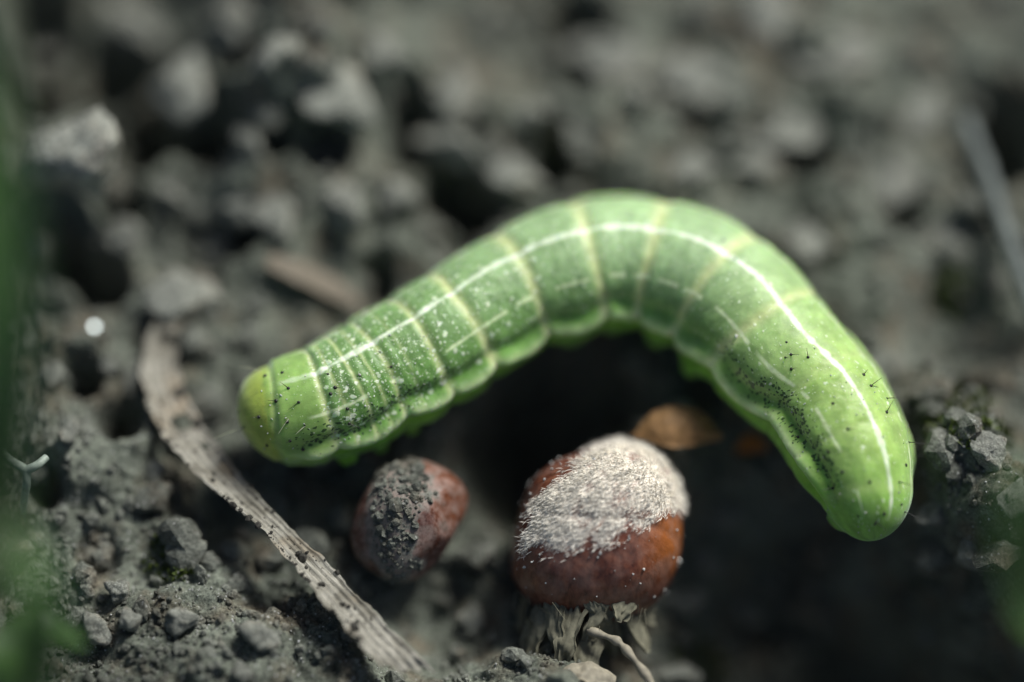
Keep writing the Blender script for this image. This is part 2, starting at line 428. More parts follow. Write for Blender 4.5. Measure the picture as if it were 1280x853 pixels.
def stripe(a0, w, colr, strength, brk, seed):
    wig = 0.9*fbm(S2*1.3, TH*0, 2, seed)+0.7*np.sin(S2*1.9+seed)
    ww = w*(0.85+0.4*vnoise(S2*1.6, S2*0+seed, seed+3))
    m = 1/(1+np.exp((np.abs(ab-a0-wig*w*0.25)-ww*(1+0.5*fbm(S2*5, TH*4+seed, 2, seed+40)))/(0.17*w)))
    br = np.clip((vnoise(S2*1.9+side*31, S2*0+seed, seed+9)-brk)/0.12, 0, 1)
    return m*br*strength
live = np.clip((S2-s_of(352, 512))/0.3, 0, 1)
st_d = stripe(0, 2.15, None, 0.95, -1, 600)*live*(1-0.55*t1)*np.clip((LEN-0.6-S2)/0.6, 0, 1)
st_s = stripe(43, 1.5, None, 0.85, 0.26, 620)*np.clip((S2-s_of(380, 508))/0.3, 0, 1)*np.clip((LEN-0.8-S2)/0.6, 0, 1)
col = lerp(col, np.array([0.72, 0.81, 0.67]), np.clip(st_d*(0.72+0.4*vnoise(S2*3.2, TH*9, 611)), 0, 1))
col = lerp(col, np.array([0.64, 0.75, 0.48]), np.clip(st_s, 0, 1))
crest = g(ab-(rc-1.5), 4.6)*endf*np.clip((LEN-2.2-S2)/2, 0, 1)
col = lerp(col, np.array([0.56, 0.68, 0.40]), 0.85*crest*(0.7+0.3*vnoise(S2*2, TH*4, 8)))
col = np.clip(col, 0.01, 0.9)
headside = np.clip(1-(S2-s_of(420, 495))/7.5, 0, 1)*live; tailside = np.clip((f0-0.66)/0.12, 0, 1)*np.clip((LEN-1.2-S2)/1.2, 0, 1)
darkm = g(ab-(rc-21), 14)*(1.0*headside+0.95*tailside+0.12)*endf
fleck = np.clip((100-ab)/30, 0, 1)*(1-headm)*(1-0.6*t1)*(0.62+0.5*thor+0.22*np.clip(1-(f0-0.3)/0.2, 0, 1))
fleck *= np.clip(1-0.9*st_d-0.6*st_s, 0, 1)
def attr(me, name, arr, ends):
    a = me.attributes.new(name, 'FLOAT_COLOR', 'POINT')
    v = np.ones((len(me.vertices), 4), np.float32); v[:nb, :arr.shape[-1]] = arr.reshape(nb, -1)
    v[nb:, :3] = ends; a.data.foreach_set('color', v.ravel())
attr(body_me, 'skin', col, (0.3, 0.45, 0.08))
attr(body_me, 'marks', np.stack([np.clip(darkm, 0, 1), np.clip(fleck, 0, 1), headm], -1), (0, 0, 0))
attr(body_me, 'place', np.stack([S2/50.0, (TH*2.7+10)/50.0, np.zeros_like(TH)], -1), (0, 0, 0))

t = NT('caterpillar_skin')
a_c = t.n('ShaderNodeAttribute', attribute_name='skin'); a_m = t.n('ShaderNodeAttribute', attribute_name='marks'); a_p = t.n('ShaderNodeAttribute', attribute_name='place')
mp = t.n('ShaderNodeMapping'); mp.inputs['Scale'].default_value = (50, 50, 50); t.l(a_p.outputs['Vector'], mp.inputs[0]); co = mp.outputs[0]
sm = t.n('ShaderNodeSeparateColor'); t.l(a_m.outputs['Color'], sm.inputs[0])
nz = t.noise(co, 2.2, 3, 0.6)
wrp = t.n('ShaderNodeVectorMath', operation='MULTIPLY_ADD'); t.l(nz.outputs['Color'], wrp.inputs[0]); wrp.inputs[1].default_value = (0.35, 0.35, 0); t.l(co, wrp.inputs[2])
vo = t.n('ShaderNodeTexVoronoi'); vo.inputs['Scale'].default_value = 2.5; t.l(wrp.outputs[0], vo.inputs['Vector'])
sv = t.n('ShaderNodeSeparateColor'); t.l(vo.outputs['Color'], sv.inputs[0])
lim = t.math('MULTIPLY', t.math('MULTIPLY', sv.outputs[1], 0.42), sm.outputs[1])
fl = t.math('MULTIPLY', t.math('SUBTRACT', lim, vo.outputs['Distance']), 9.0, True)
vo2 = t.n('ShaderNodeTexVoronoi'); vo2.inputs['Scale'].default_value = 5.5; t.l(wrp.outputs[0], vo2.inputs['Vector'])
sv2 = t.n('ShaderNodeSeparateColor'); t.l(vo2.outputs['Color'], sv2.inputs[0])
fl2 = t.math('MULTIPLY', t.math('SUBTRACT', t.math('MULTIPLY', t.math('MULTIPLY', sv2.outputs[0], 0.50), sm.outputs[1]), vo2.outputs['Distance']), 7.0, True)
flk = t.math('MAXIMUM', t.math('MULTIPLY', fl, 0.8), t.math('MULTIPLY', fl2, 0.7))
vo4 = t.n('ShaderNodeTexVoronoi'); vo4.inputs['Scale'].default_value = 11.0; t.l(wrp.outputs[0], vo4.inputs['Vector'])
sv4 = t.n('ShaderNodeSeparateColor'); t.l(vo4.outputs['Color'], sv4.inputs[0])
fl3 = t.math('MULTIPLY', t.math('SUBTRACT', t.math('MULTIPLY', t.math('MULTIPLY', sv4.outputs[0], 0.42), sm.outputs[1]), vo4.outputs['Distance']), 6.0, True)
flk = t.math('MAXIMUM', flk, t.math('MULTIPLY', fl3, 0.55))
vo3 = t.n('ShaderNodeTexVoronoi'); vo3.inputs['Scale'].default_value = 7.5; t.l(wrp.outputs[0], vo3.inputs['Vector'])
sv3 = t.n('ShaderNodeSeparateColor'); t.l(vo3.outputs['Color'], sv3.inputs[0])
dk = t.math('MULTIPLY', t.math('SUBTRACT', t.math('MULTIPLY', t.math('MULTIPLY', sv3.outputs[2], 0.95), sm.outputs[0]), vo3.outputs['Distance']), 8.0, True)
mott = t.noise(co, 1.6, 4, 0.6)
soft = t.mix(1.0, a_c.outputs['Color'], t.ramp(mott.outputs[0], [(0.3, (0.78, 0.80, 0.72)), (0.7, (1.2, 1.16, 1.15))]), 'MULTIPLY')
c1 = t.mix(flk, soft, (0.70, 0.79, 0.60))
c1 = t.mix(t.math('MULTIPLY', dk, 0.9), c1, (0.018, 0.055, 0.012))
fb = t.noise(co, 9.0, 4, 0.6); b1 = t.bump(fb.outputs[0], 0.35, 0.03); b2 = t.bump(flk, 0.5, 0.04, b1)
t.set(Base_Color=c1, Roughness=0.46, Normal=b2, Specular_IOR_Level=0.35, Subsurface_Weight=0.7, Subsurface_Radius=(0.55, 1.0, 0.22), Subsurface_Scale=0.8*MM, Sheen_Weight=0.3, Sheen_Roughness=0.45, Sheen_Tint=(0.85, 1.0, 0.92))
M_skin = t.m
base = empty('caterpillar', (P[NS//2][0], P[NS//2][1], hz(P[NS//2][0], P[NS//2][1])))
tag(base, 'plump green caterpillar with pale stripes curled on the dark soil', 'caterpillar')
bpy.context.view_layer.update()
def child(o, parent):
    o.parent = parent; o.matrix_parent_inverse = Matrix.Translation(-parent.location); return o
body = child(link('body', body_me, M_skin), base)

# ray casting against a thinned copy of the skin
k_s, k_t = 4, 4
Vc = Vb[:nb].reshape(NS, NTH, 3)[::k_s, ::k_t]; ncs, nct = Vc.shape[:2]
bvh = BVHTree.FromPolygons([Vector(v) for v in Vc.reshape(-1, 3)], [tuple(int(q) for q in f) for f in grid_faces(ncs, nct, True)])
def hit(px, py):
    o, d = ray(px, py); loc, nrm, _, _ = bvh.ray_cast(o, d)
    if loc is None: return None
    if nrm.dot(d) > 0: nrm = -nrm
    return loc, nrm

def plain(name, colr, rough, spec=0.4, sss=0.0):
    t = NT(name); co = t.coord(); nn = t.noise(co, 3.0, 4, 0.6)
    c = t.mix(1.0, colr, t.ramp(nn.outputs[0], [(0.3, (0.65,)*3), (0.7, (1.25,)*3)]), 'MULTIPLY')
    t.set(Base_Color=c, Roughness=rough, Specular_IOR_Level=spec, Normal=t.bump(nn.outputs[0], 0.3, 0.04))
    if sss: t.set(Subsurface_Weight=sss, Subsurface_Radius=(0.6, 0.8, 0.4), Subsurface_Scale=0.5*MM)
    return t.m
M_bristle = plain('bristle_black', (0.012, 0.012, 0.010), 0.35, 0.5)
M_hair = plain('bristle_pale', (0.42, 0.44, 0.30), 0.4, 0.5)

def z1(x, y): return (260+x/3.5556, 380+y/3.5556)
def z3(x, y): return (820+x/3.5556, 260+y/3.5556)
def z4(x, y): return (880+x/3.5556, 460+y/3.5556)
DOTS = [z1(*p)+(1,) for p in [(330, 305), (253, 320), (357, 375), (302, 432), (403, 438), (352, 525), (225, 503), (262, 630), (207, 678), (365, 610), (422, 647), (545, 400), (628, 533), (620, 467), (565, 372)]]
DOTS += [z1(*p)+(0.6,) for p in [(160, 548), (430, 540), (533, 312), (765, 215), (815, 280), (118, 420), (140, 480), (285, 697), (480, 610), (580, 598), (893, 455), (675, 320)]]
DOTS += [z3(*p)+(0.7,) for p in [(600, 652), (601, 716), (575, 665), (958, 790), (580, 597), (676, 664)]]
DOTS += [z4(*p)+(0.85,) for p in [(742, 80), (812, 197), (573, 158), (640, 272), (418, 307), (898, 432), (615, 463), (737, 507), (572, 535), (802, 650), (685, 660), (760, 695), (878, 607), (553, 374), (388, 7), (710, 30)]]
def bristle(loc, nrm, size, hair, lean, mat):
    j = Joint(); n = np.array(nrm); a = np.cross(n, [0.3, 0.5, 0.8]); a /= np.linalg.norm(a); b = np.cross(n, a)
    dv, df = ico(1); q = dv*0.10*size
    j.add(np.array(loc)+q[:, :1]*a+q[:, 1:2]*b+q[:, 2:]*n*0.6, df)
    if hair > 0:
        d = n*0.8+np.array(lean); d /= np.linalg.norm(d)
        tt = np.linspace(0, 1, 6)[:, None]; P_ = np.array(loc)+d*tt*hair+np.array([0, 0, -0.12])*hair*tt**2
        v, f = tube(P_, np.linspace(0.020, 0.006, 6), 5); j.add(v, f)
    o = child(link('bristle', j.mesh('bristle'), mat), base)
    return o
for i_, (x, y, s) in enumerate(DOTS):
    h_ = hit(x, y)
    if h_ is None: continue
    lean = rng.normal(0, 0.5, 3)+np.array([0.3 if x > 800 else -0.3, 0, 0.1])
    bristle(h_[0], h_[1], s*rng.uniform(0.75, 1.1), rng.choice([0, 0.35, 0.6])*(1 if s > 0.65 else 0.6), lean, M_bristle)
for (x, y), (ex, ey), L in [(z1(150, 560), z1(18, 598), 1.35), (z1(200, 697), z1(75, 800), 1.45), (z1(222, 308), z1(130, 300), 0.95), (z1(345, 525), z1(290, 600), 0.7), (z1(420, 555), z1(370, 590), 0.5), (z1(150, 255), z1(110, 235), 0.5)]:
    h_ = hit(x+3, y-3)
    if h_ is None: continue
    d = VX*(ex-x)-VU*(ey-y); d /= np.linalg.norm(d)
    bristle(h_[0], h_[1], 0.35, L, d*2.2-np.array(h_[1])*0.3, M_hair)
for x, y, L in [(1139, 555, 0.8), (1134, 642, 0.6), (1098, 655, 0.7), (1127, 605, 0.6), (1112, 500, 0.5)]:
    h_ = hit(x-3, y-2)
    if h_: bristle(h_[0], h_[1], 0.6, L, np.array([0.9, -0.3, -0.1]), M_bristle)

# ---------------------------------------------------------------- big nut
def nut_frame(px, py, z):
    c = at(px, py, z); w = CAM-c; w /= np.linalg.norm(w); u = VX-(VX@w)*w; u /= np.linalg.norm(u); v = np.cross(w, u)
    return c, u, v, w
def nut_material(name, dirty=False):
    t = NT(name); at_ = t.n('ShaderNodeAttribute', attribute_name='fuzz'); sp = t.n('ShaderNodeSeparateColor'); t.l(at_.outputs['Color'], sp.inputs[0])
    co = t.coord()
    st = t.n('ShaderNodeMapping'); st.inputs['Scale'].default_value = (2.2, 2.2, 0.25); t.l(co, st.inputs[0])
    n1 = t.noise(st.outputs[0], 1.6, 5, 0.6); n2 = t.noise(co, 1.1, 4, 0.6); n3_ = t.noise(co, 12, 3, 0.6)
    c = t.ramp(n1.outputs[0], [(0.3, (0.050, 0.014, 0.008)), (0.5, (0.125, 0.038, 0.021)), (0.7, (0.21, 0.078, 0.042))])
    c = t.mix(t.math('MULTIPLY', sp.outputs[1], 0.75), c, (0.34, 0.11, 0.022))
    sc = t.ramp(n2.outputs[0], [(0.42, (0, 0, 0)), (0.62, (0.35,)*3)])
    c = t.mix(sc, c, (0.30, 0.19, 0.15)); sc2 = t.ramp(t.noise(co, 2.5, 5, 0.7).outputs[0], [(0.4, (0, 0, 0)), (0.6, (1, 1, 1))])
    fz = t.math('MULTIPLY', t.math('SUBTRACT', t.math('ADD', sp.outputs[0], t.math('MULTIPLY', n3_.outputs[0], 0.5)), 0.45), 2.4, True)
    c = t.mix(fz, c, t.ramp(n3_.outputs[0], [(0.3, (0.50, 0.42, 0.32)), (0.65, (0.85, 0.81, 0.72))]))
    if dirty:
        c = t.mix(1.0, c, (0.55, 0.52, 0.52), 'MULTIPLY')
        dm = t.math('MULTIPLY', t.math('SUBTRACT', t.math('ADD', sp.outputs[2], t.math('MULTIPLY', n2.outputs[0], 0.9)), 0.62), 3.0, True)
        c = t.mix(dm, c, t.ramp(n3_.outputs[0], [(0.3, (0.05, 0.052, 0.044)), (0.7, (0.20, 0.205, 0.175))]))
        fz = t.math('MAXIMUM', fz, dm)
        c = t.mix(t.math('MULTIPLY', sc2, 0.5), c, (0.30, 0.21, 0.18))
    r = t.math('ADD', 0.36, t.math('MULTIPLY', fz, 0.5))
    t.set(Base_Color=c, Roughness=r, Specular_IOR_Level=0.45, Normal=t.bump(n1.outputs[0], 0.35, 0.08, t.bump(n3_.outputs[0], 0.25, 0.03)))
    return t.m
M_nut = nut_material('nut_shell'); M_nut2 = nut_material('dirty_nut_shell', True)
M_fuzz = plain('fuzz', (0.93, 0.89, 0.79), 0.7, 0.25)
M_husk = plain('husk', (0.16, 0.155, 0.11), 0.85, 0.2)
M_straw = plain('straw', (0.24, 0.22, 0.165), 0.7, 0.3)

Cn, un, vn, wn_ = nut_frame(738, 657, -0.6)
RN = 3.95
dv, df = ico(6)
def nut_shape(d):
    """unit directions in (u, v, w) -> point in mm in the same frame"""
    x, y, z = d[:, 0], d[:, 1], d[:, 2]
    k = (np.abs(x)**2.5+np.abs(y)**2.5+np.abs(z)**2.5)**(-1/2.5)
    r = RN*(0.93*k)
    r = r*(1-0.30*np.clip(-x*0.8+y*0.65-0.35, 0, 1))              # upper left shoulder cut away
    r = r*(1+0.06*np.clip(x*0.85+y*0.2, 0, 1))
    r = r+0.09*n3(d, 1.4, 700, 3)+0.025*n3(d, 6.0, 710, 2)
    r = r-0.10*g(x*0.35+y-0.12-0.1*np.sin(x*3), 0.05)*np.clip(z, 0, 1)   # step where the pale scar ends
    return d*r[:, None]*np.stack([np.ones_like(y), np.where(y < 0, 0.95+0.20*np.clip(-y, 0, 1), 0.95), np.ones_like(y)], -1)
def fuzz_mask(d):
    u, v = d[:, 0], d[:, 1]
    n = 0.22*fbm(u*3.5+5, v*3.5, 4, 720)
    low = v-(-0.30+0.28*np.clip(u, -1, 1)-0.06*np.cos(u*4))+n         # above the lower edge
    up = (0.60*u-0.74*v)+0.68+n*0.6                                    # below the upper left edge
    m = np.clip(low/0.32, 0, 1)*np.clip(up/0.22, 0, 1)
    m = m*np.clip(0.95+1.1*fbm(u*7, v*7+2, 3, 725), 0.35, 1)
    left = np.clip((u+0.80)/0.12, 0, 1)
    return m*left*np.clip((d[:, 2]+0.75)/0.3, 0, 1)
loc = nut_shape(dv); B3 = np.stack([un, vn, wn_])
gz = hz(Cn[0], Cn[1])
nut = empty('nut', (Cn[0], Cn[1], gz))
tag(nut, 'large reddish brown nut with white fuzzy top and frayed husk on the soil', 'nut')
me = mesh_np('nut_shell', loc@B3+Cn, df)
fa = me.attributes.new('fuzz', 'FLOAT_COLOR', 'POINT'); fm = fuzz_mask(dv)
orange = np.clip((dv[:, 0]-0.45)/0.4, 0, 1)*np.clip((0.45-np.abs(dv[:, 1]+0.15))/0.3, 0, 1)
fa.data.foreach_set('color', np.column_stack([fm*0.95, orange, fm, np.ones(len(fm))]).astype(np.float32).ravel())
bpy.context.view_layer.update()
child(link('shell', me, M_nut), nut)
# hairs of the fuzz
def hairs(n_hair, mask_fn, shape_fn, Cc, B, flow, lo, hi, thick, seed):
    r = np.random.default_rng(seed)
    d = r.normal(size=(n_hair*6, 3)); d /= np.linalg.norm(d, axis=1)[:, None]
    d = d[mask_fn(d) > r.uniform(0.05, 0.95, len(d))][:n_hair]
    p = shape_fn(d); e = 1e-3
    nrm = d*1.0
    fl_ = np.asarray(flow)[None]-(nrm@np.asarray(flow))[:, None]*nrm
    dirn = nrm*r.uniform(0.12, 0.42, (len(d), 1))+fl_*0.9+r.normal(0, 0.25, d.shape); dirn /= np.linalg.norm(dirn, axis=1)[:, None]
    L = r.uniform(lo, hi, (len(d), 1)); s = np.cross(dirn, nrm); s /= np.linalg.norm(s, axis=1)[:, None]+1e-9; q = np.cross(s, dirn)
    w_ = thick*r.uniform(0.7, 1.3, (len(d), 1))
    p = p-nrm*0.02
    m1 = p+dirn*L*0.55+nrm*0.03; tip = p+dirn*L-nrm*0.05*L
    ring0 = [p+s*w_, p-s*w_*0.5+q*w_*0.87, p-s*w_*0.5-q*w_*0.87]; ring1 = [m1+(a-p)*0.8 for a in ring0]
    V = np.stack(ring0+ring1+[tip], 1)
    F = []
    for k in range(3):
        k2 = (k+1) % 3
        F += [[k, k2, 3+k2], [k, 3+k2, 3+k], [3+k, 3+k2, 6]]
    F = np.array(F)[None]+(np.arange(len(d))*7)[:, None, None]
    return (V.reshape(-1, 3)@B)+Cc, F.reshape(-1, 3)
v, f = hairs(9500, fuzz_mask, nut_shape, Cn, B3, (-0.75, -0.45, 0.3), 0.12, 0.5, 0.015, 11)
fz = child(link('fuzz', mesh_np('fuzz', v, f), M_fuzz), nut); tag(fz, kind='stuff')
# husk: ragged lobes hugging the lower part of the shell
for k in range(18):
    low_ = k >= 11
    a0 = -math.pi*0.98+(k if not low_ else (k-11)*1.6+0.3)*(math.pi*0.96)/10                    # around the lower rim, seen from the front
    nu, nv = 26, 14
    uu, vv = np.meshgrid(np.linspace(0, 1, nu), np.linspace(-1, 1, nv), indexing='ij')
    L = rng.uniform(1.3, 2.2); wdt = rng.uniform(0.5, 0.85)
    ca, sa = math.cos(a0), math.sin(a0)
    rim = np.array([ca*2.75, -2.75+sa*0.45+0.75*ca+rng.normal(0, 0.3), -sa*2.45])
    if low_: rim = rim*np.array([0.62, 1, 0.62])+np.array([-0.1, -1.0+rng.normal(0, 0.2), 0.1]); L *= 1.15; wdt *= 0.8       # rim of the cup in (u, v, w)
    down = np.array([-ca*(0.35 if not low_ else -0.45)+rng.normal(0, 0.3), -1.0, sa*0.15+rng.normal(0.0, 0.3)]); down /= np.linalg.norm(down)
    across = np.array([sa, 0.0, ca]); across /= np.linalg.norm(across)
    outw = np.array([ca, -0.2, -sa])
    lw = wdt*(1.0-0.55*uu**2)*(1+0.25*fbm(uu*4+k*9, vv*1.0, 2, 800+k))
    p = rim+down*(uu*L)[..., None]+across*(lw*vv)[..., None]+outw*(0.25*fbm(uu*3+k*5, vv*2, 3, 820+k)+0.25*np.sin(uu*2.5)-0.12*vv**2)[..., None]
    p = p-down*(0.9*np.abs(fbm(vv*3.5+k*3, uu*0.5, 3, 840+k))*(1-uu))[..., None]
    top = p.reshape(-1, 3)@B3+Cn; nn_ = (outw@B3)*0.07
    F1 = grid_faces(nu, nv); n_ = nu*nv
    edge = np.concatenate([np.arange(nv), np.arange(nv-1, n_, nv)[1:], np.arange(n_-1, n_-nv-1, -1)[1:], np.arange(n_-nv, -1, -nv)[1:]])
    rimf = np.column_stack([edge[:-1], edge[1:], edge[1:]+n_, edge[:-1]+n_])
    child(link('husk_lobe', mesh_np('husk_lobe', np.vstack([top+nn_, top-nn_]), np.vstack([F1, F1[:, ::-1]+n_, rimf])), M_husk), nut)
stem_c = Cn+np.array([-0.9, -3.2, -1.6])@np.eye(3)
pp = catmull([Cn+(-2.9)*vn+0.2*un+0.5*wn_, Cn-3.9*vn+0.0*un+0.8*wn_, Cn-4.9*vn-0.5*un+0.6*wn_], 14)
v, f = tube(pp, np.linspace(1.25, 0.75, 14)*(1+0.15*np.sin(np.arange(14)*2.1)), 14)
v = v+0.12*np.random.default_rng(3).normal(size=v.shape)
child(link('stalk', mesh_np('nut_stalk', v, f), M_husk), nut)
v, f = hairs(240, lambda d: np.clip((-d[:, 1]-0.66+0.3*fbm(d[:, 0]*4, d[:, 2]*4, 2, 777))/0.25, 0, 1)*0.8*np.clip(d[:, 2]+0.5, 0, 1), lambda d: nut_shape(d)*1.05, Cn, B3, (0.2, -1, 0.3), 0.3, 1.6, 0.018, 12)
hf = child(link('husk_fibre', mesh_np('husk_fibre', v, f), M_husk), nut); tag(hf, kind='stuff')

# ---------------------------------------------------------------- small nut, half buried
Cs, us, vs, ws = nut_frame(510, 655, -0.2)
Bs = np.stack([us, vs, ws]); dv5, df5 = ico(5)
def small_shape(d):
    pl = np.array([[0.80, 0.10, 0.59], [0.25, 0.75, 0.61], [0.55, -0.62, 0.56], [-0.6, -0.2, 0.77], [0.1, -0.2, 0.97]])
    rot = math.radians(-28); x = d[:, 0]*math.cos(rot)+d[:, 1]*math.sin(rot); y = -d[:, 0]*math.sin(rot)+d[:, 1]*math.cos(rot)
    r = 2.25*(np.abs(x/0.98)**2.6+np.abs(y/1.12)**2.4+np.abs(d[:, 2])**2.4)**(-1/2.5)
    r = r*(1-0.16*np.clip(d[:, 0]*0.8-d[:, 1]*0.75-0.4, 0, 1))
    dd = d@pl.T; rc_ = np.min(np.where(dd > 0.2, np.array([2.12, 2.25, 2.1, 2.1, 2.2])/np.maximum(dd, 0.2), 9), axis=1)
    r = -np.log(np.exp(-8*r)+np.exp(-8*rc_))/8
    r = r*(1+0.30*np.clip(d[:, 0]*0.62+d[:, 1]*0.70-0.1*d[:, 2]-0.55, 0, 1))
    return d*(r+0.07*n3(d, 1.5, 730, 3))[:, None]
def crust(d): return np.clip((0.28-d[:, 0]*1.0+d[:, 1]*0.1+0.45*fbm(d[:, 0]*4, d[:, 1]*4, 4, 733))/0.30, 0, 1)*np.clip((d[:, 0]+0.70+0.3*fbm(d[:, 1]*3, d[:, 2]*3, 3, 734))/0.3, 0, 1)
ls = small_shape(dv5)
nut2 = empty('nut', (Cs[0], Cs[1], hz(Cs[0], Cs[1])))
tag(nut2, 'small half buried brown nut crusted with grey dirt beside the dry grass strip', 'nut')
bpy.context.view_layer.update()
me = mesh_np('small_nut_shell', ls@Bs+Cs, df5)
fa = me.attributes.new('fuzz', 'FLOAT_COLOR', 'POINT')
orange = np.clip((dv5[:, 0]*0.6+dv5[:, 1]*0.8-0.35)/0.25, 0, 1)*np.clip((dv5[:, 0]-0.05)/0.2, 0, 1)
fa.data.foreach_set('color', np.column_stack([0*dv5[:, 0], 0.45*orange, 0.18+0.8*crust(dv5*np.array([0.9, 1, 1])), np.ones(len(dv5))]).astype(np.float32).ravel())
child(link('shell', me, M_nut2), nut2)
# crumbs stuck to it
def crumb_set(points, sizes, seed, sub=1):
    r = np.random.default_rng(seed); base_v, base_f = ico(sub)
    var = []
    for k in range(8):
        q = base_v*(1+0.45*n3(base_v, 1.3, seed+k*7, 2))[:, None]; q = q*r.uniform(0.65, 1.2, 3); var.append(q)
    var = np.array(var); n = len(points); vi = r.integers(0, 8, n)
    ang = r.uniform(0, 6.283, (n, 3)); ca, sa = np.cos(ang), np.sin(ang)
    Rz = np.zeros((n, 3, 3)); Rz[:, 0, 0] = ca[:, 0]; Rz[:, 0, 1] = -sa[:, 0]; Rz[:, 1, 0] = sa[:, 0]; Rz[:, 1, 1] = ca[:, 0]; Rz[:, 2, 2] = 1
    Rx = np.zeros((n, 3, 3)); Rx[:, 0, 0] = 1; Rx[:, 1, 1] = ca[:, 1]; Rx[:, 1, 2] = -sa[:, 1]; Rx[:, 2, 1] = sa[:, 1]; Rx[:, 2, 2] = ca[:, 1]
    V = np.einsum('nij,njk,nmk->nmi', Rz, Rx, var[vi])*np.asarray(sizes)[:, None, None]+np.asarray(points)[:, None]
    F = base_f[None]+(np.arange(n)*len(base_v))[:, None, None]
    return V.reshape(-1, 3), F.reshape(-1, 3)
r_ = np.random.default_rng(21)
d = r_.normal(size=(5200, 3)); d /= np.linalg.norm(d, axis=1)[:, None]; d = d[(crust(d)*(0.45+0.9*vnoise(d[:, 0]*3+4, d[:, 1]*3, 99)) > r_.uniform(0.25, 1, len(d))) & (d[:, 2] > -0.4)][:1000]
v, f = crumb_set(small_shape(d)@Bs+Cs, r_.lognormal(-2.75, 0.7, len(d)).clip(0.025, 0.38), 22)
tag(child(link('dirt_crust', mesh_np('dirt_crust', v, f, False), M_crumb), nut2), kind='stuff')

# ---------------------------------------------------------------- dry grass strip
LE = [(212, 372), (178, 440), (184, 500), (200, 540), (232, 580), (282, 626), (326, 662), (368, 710), (410, 758), (440, 797), (478, 838)]
RE = [(250, 368), (222, 430), (230, 484), (250, 526), (282, 570), (321, 618), (362, 660), (404, 698), (448, 744), (496, 794), (544, 842)]
zl = [0.5, 0.7, 0.9, 1.15, 1.3, 1.4, 1.4, 1.3, 1.2, 1.0, 0.7]
Lp = np.array([at(*a, z+0.35) for a, z in zip(LE, zl)]); Rp = np.array([at(*a, z-0.25) for a, z in zip(RE, zl)])
nu, nv = 260, 34
Lc, Rc = catmull(Lp, nu), catmull(Rp, nu)
vv = np.linspace(0, 1, nv)[None, :, None]
Ps = Lc[:, None]*(1-vv)+Rc[:, None]*vv
uu2, vv2 = np.meshgrid(np.linspace(0, 1, nu), np.linspace(0, 1, nv), indexing='ij')
Ps[..., 2] += 0.05*np.sin(vv2*math.pi*9+0.6*fbm(uu2*20, vv2*2, 2, 901))+0.28*np.sin(vv2*math.pi)*(-0.6)+0.14*fbm(uu2*24, vv2*1.5, 3, 902)
Ps[:, 0, 2] += 0.12*fbm(np.linspace(0, 26, nu), np.zeros(nu), 3, 903)
edge_n = 0.18*fbm(uu2*42, vv2*0+3, 3, 904)*(np.abs(vv2-0.5)*2)**4
Ps += ((Rc-Lc)/np.linalg.norm(Rc-Lc, axis=1)[:, None])[:, None]*edge_n[..., None]
fray = (uu2 > 0.93)*(uu2-0.93)/0.07
tang = np.gradient(Ps, axis=0); tang /= np.linalg.norm(tang, axis=2)[..., None]
Ps -= tang*(fray*0.9*vnoise(vv2*8, vv2*0, 905))[..., None]
top = Ps.reshape(-1, 3); th_ = np.array([0, 0, 0.07]); F1 = grid_faces(nu, nv); n_ = nu*nv
# holes eaten through
hole = ((uu2-0.285)/0.022)**2+((vv2-0.62)/0.22)**2 < 1+0.5*fbm(uu2*60, vv2*6, 2, 906)
hole |= ((uu2-0.365)/0.007)**2+((vv2-0.75)/0.10)**2 < 1
hf_ = hole.reshape(-1)[F1].any(1)
Fk = F1[~hf_]
e = np.sort(np.vstack([Fk[:, [0, 1]], Fk[:, [1, 2]], Fk[:, [2, 3]], Fk[:, [3, 0]]]), 1); e0 = np.vstack([Fk[:, [0, 1]], Fk[:, [1, 2]], Fk[:, [2, 3]], Fk[:, [3, 0]]])
_, inv, cnt = np.unique(e, axis=0, return_inverse=True, return_counts=True); be = e0[cnt[inv.ravel()] == 1]
rimf = np.column_stack([be[:, 1], be[:, 0], be[:, 0]+n_, be[:, 1]+n_])
t = NT('dry_grass'); at_ = t.n('ShaderNodeAttribute', attribute_name='uvw'); co = t.coord()
mp = t.n('ShaderNodeMapping'); mp.inputs['Scale'].default_value = (9, 34, 1); t.l(at_.outputs['Vector'], mp.inputs[0])
fib = t.noise(mp.outputs[0], 1.0, 5, 0.65, 0.2); blot = t.noise(co, 0.8, 5, 0.65); spk = t.noise(co, 8, 3, 0.6)
c = t.ramp(fib.outputs[0], [(0.3, (0.13, 0.122, 0.095)), (0.52, (0.28, 0.272, 0.228)), (0.7, (0.50, 0.485, 0.42))])
c = t.mix(t.ramp(blot.outputs[0], [(0.44, (0, 0, 0)), (0.62, (0.85,)*3)]), c, (0.115, 0.108, 0.082))
tn = t.noise(co, 0.35, 3); c = t.mix(t.ramp(tn.outputs[0], [(0.5, (0, 0, 0)), (0.68, (0.55,)*3)]), c, (0.30, 0.225, 0.135))
c = t.mix(t.ramp(spk.outputs[0], [(0.60, (0, 0, 0)), (0.68, (0.8,)*3)]), c, (0.06, 0.055, 0.045))
t.set(Base_Color=c, Roughness=0.72, Specular_IOR_Level=0.3, Normal=t.bump(fib.outputs[0], 0.8, 0.06))
me = mesh_np('dry_grass_strip', np.vstack([top+th_/2, top-th_/2]), np.vstack([Fk[:, ::-1], Fk+n_, rimf]))
ua = me.attributes.new('uvw', 'FLOAT_VECTOR', 'POINT'); uv_ = np.column_stack([uu2.ravel()*3, vv2.ravel(), 0*uu2.ravel()]); ua.data.foreach_set('vector', np.vstack([uv_, uv_]).astype(np.float32).ravel())
strip = link('dry_grass_strip', me, t.m)
M_dry = t.m
tag(strip, 'long flat pale dry grass strip lying on the soil below the caterpillar head', 'dry grass')

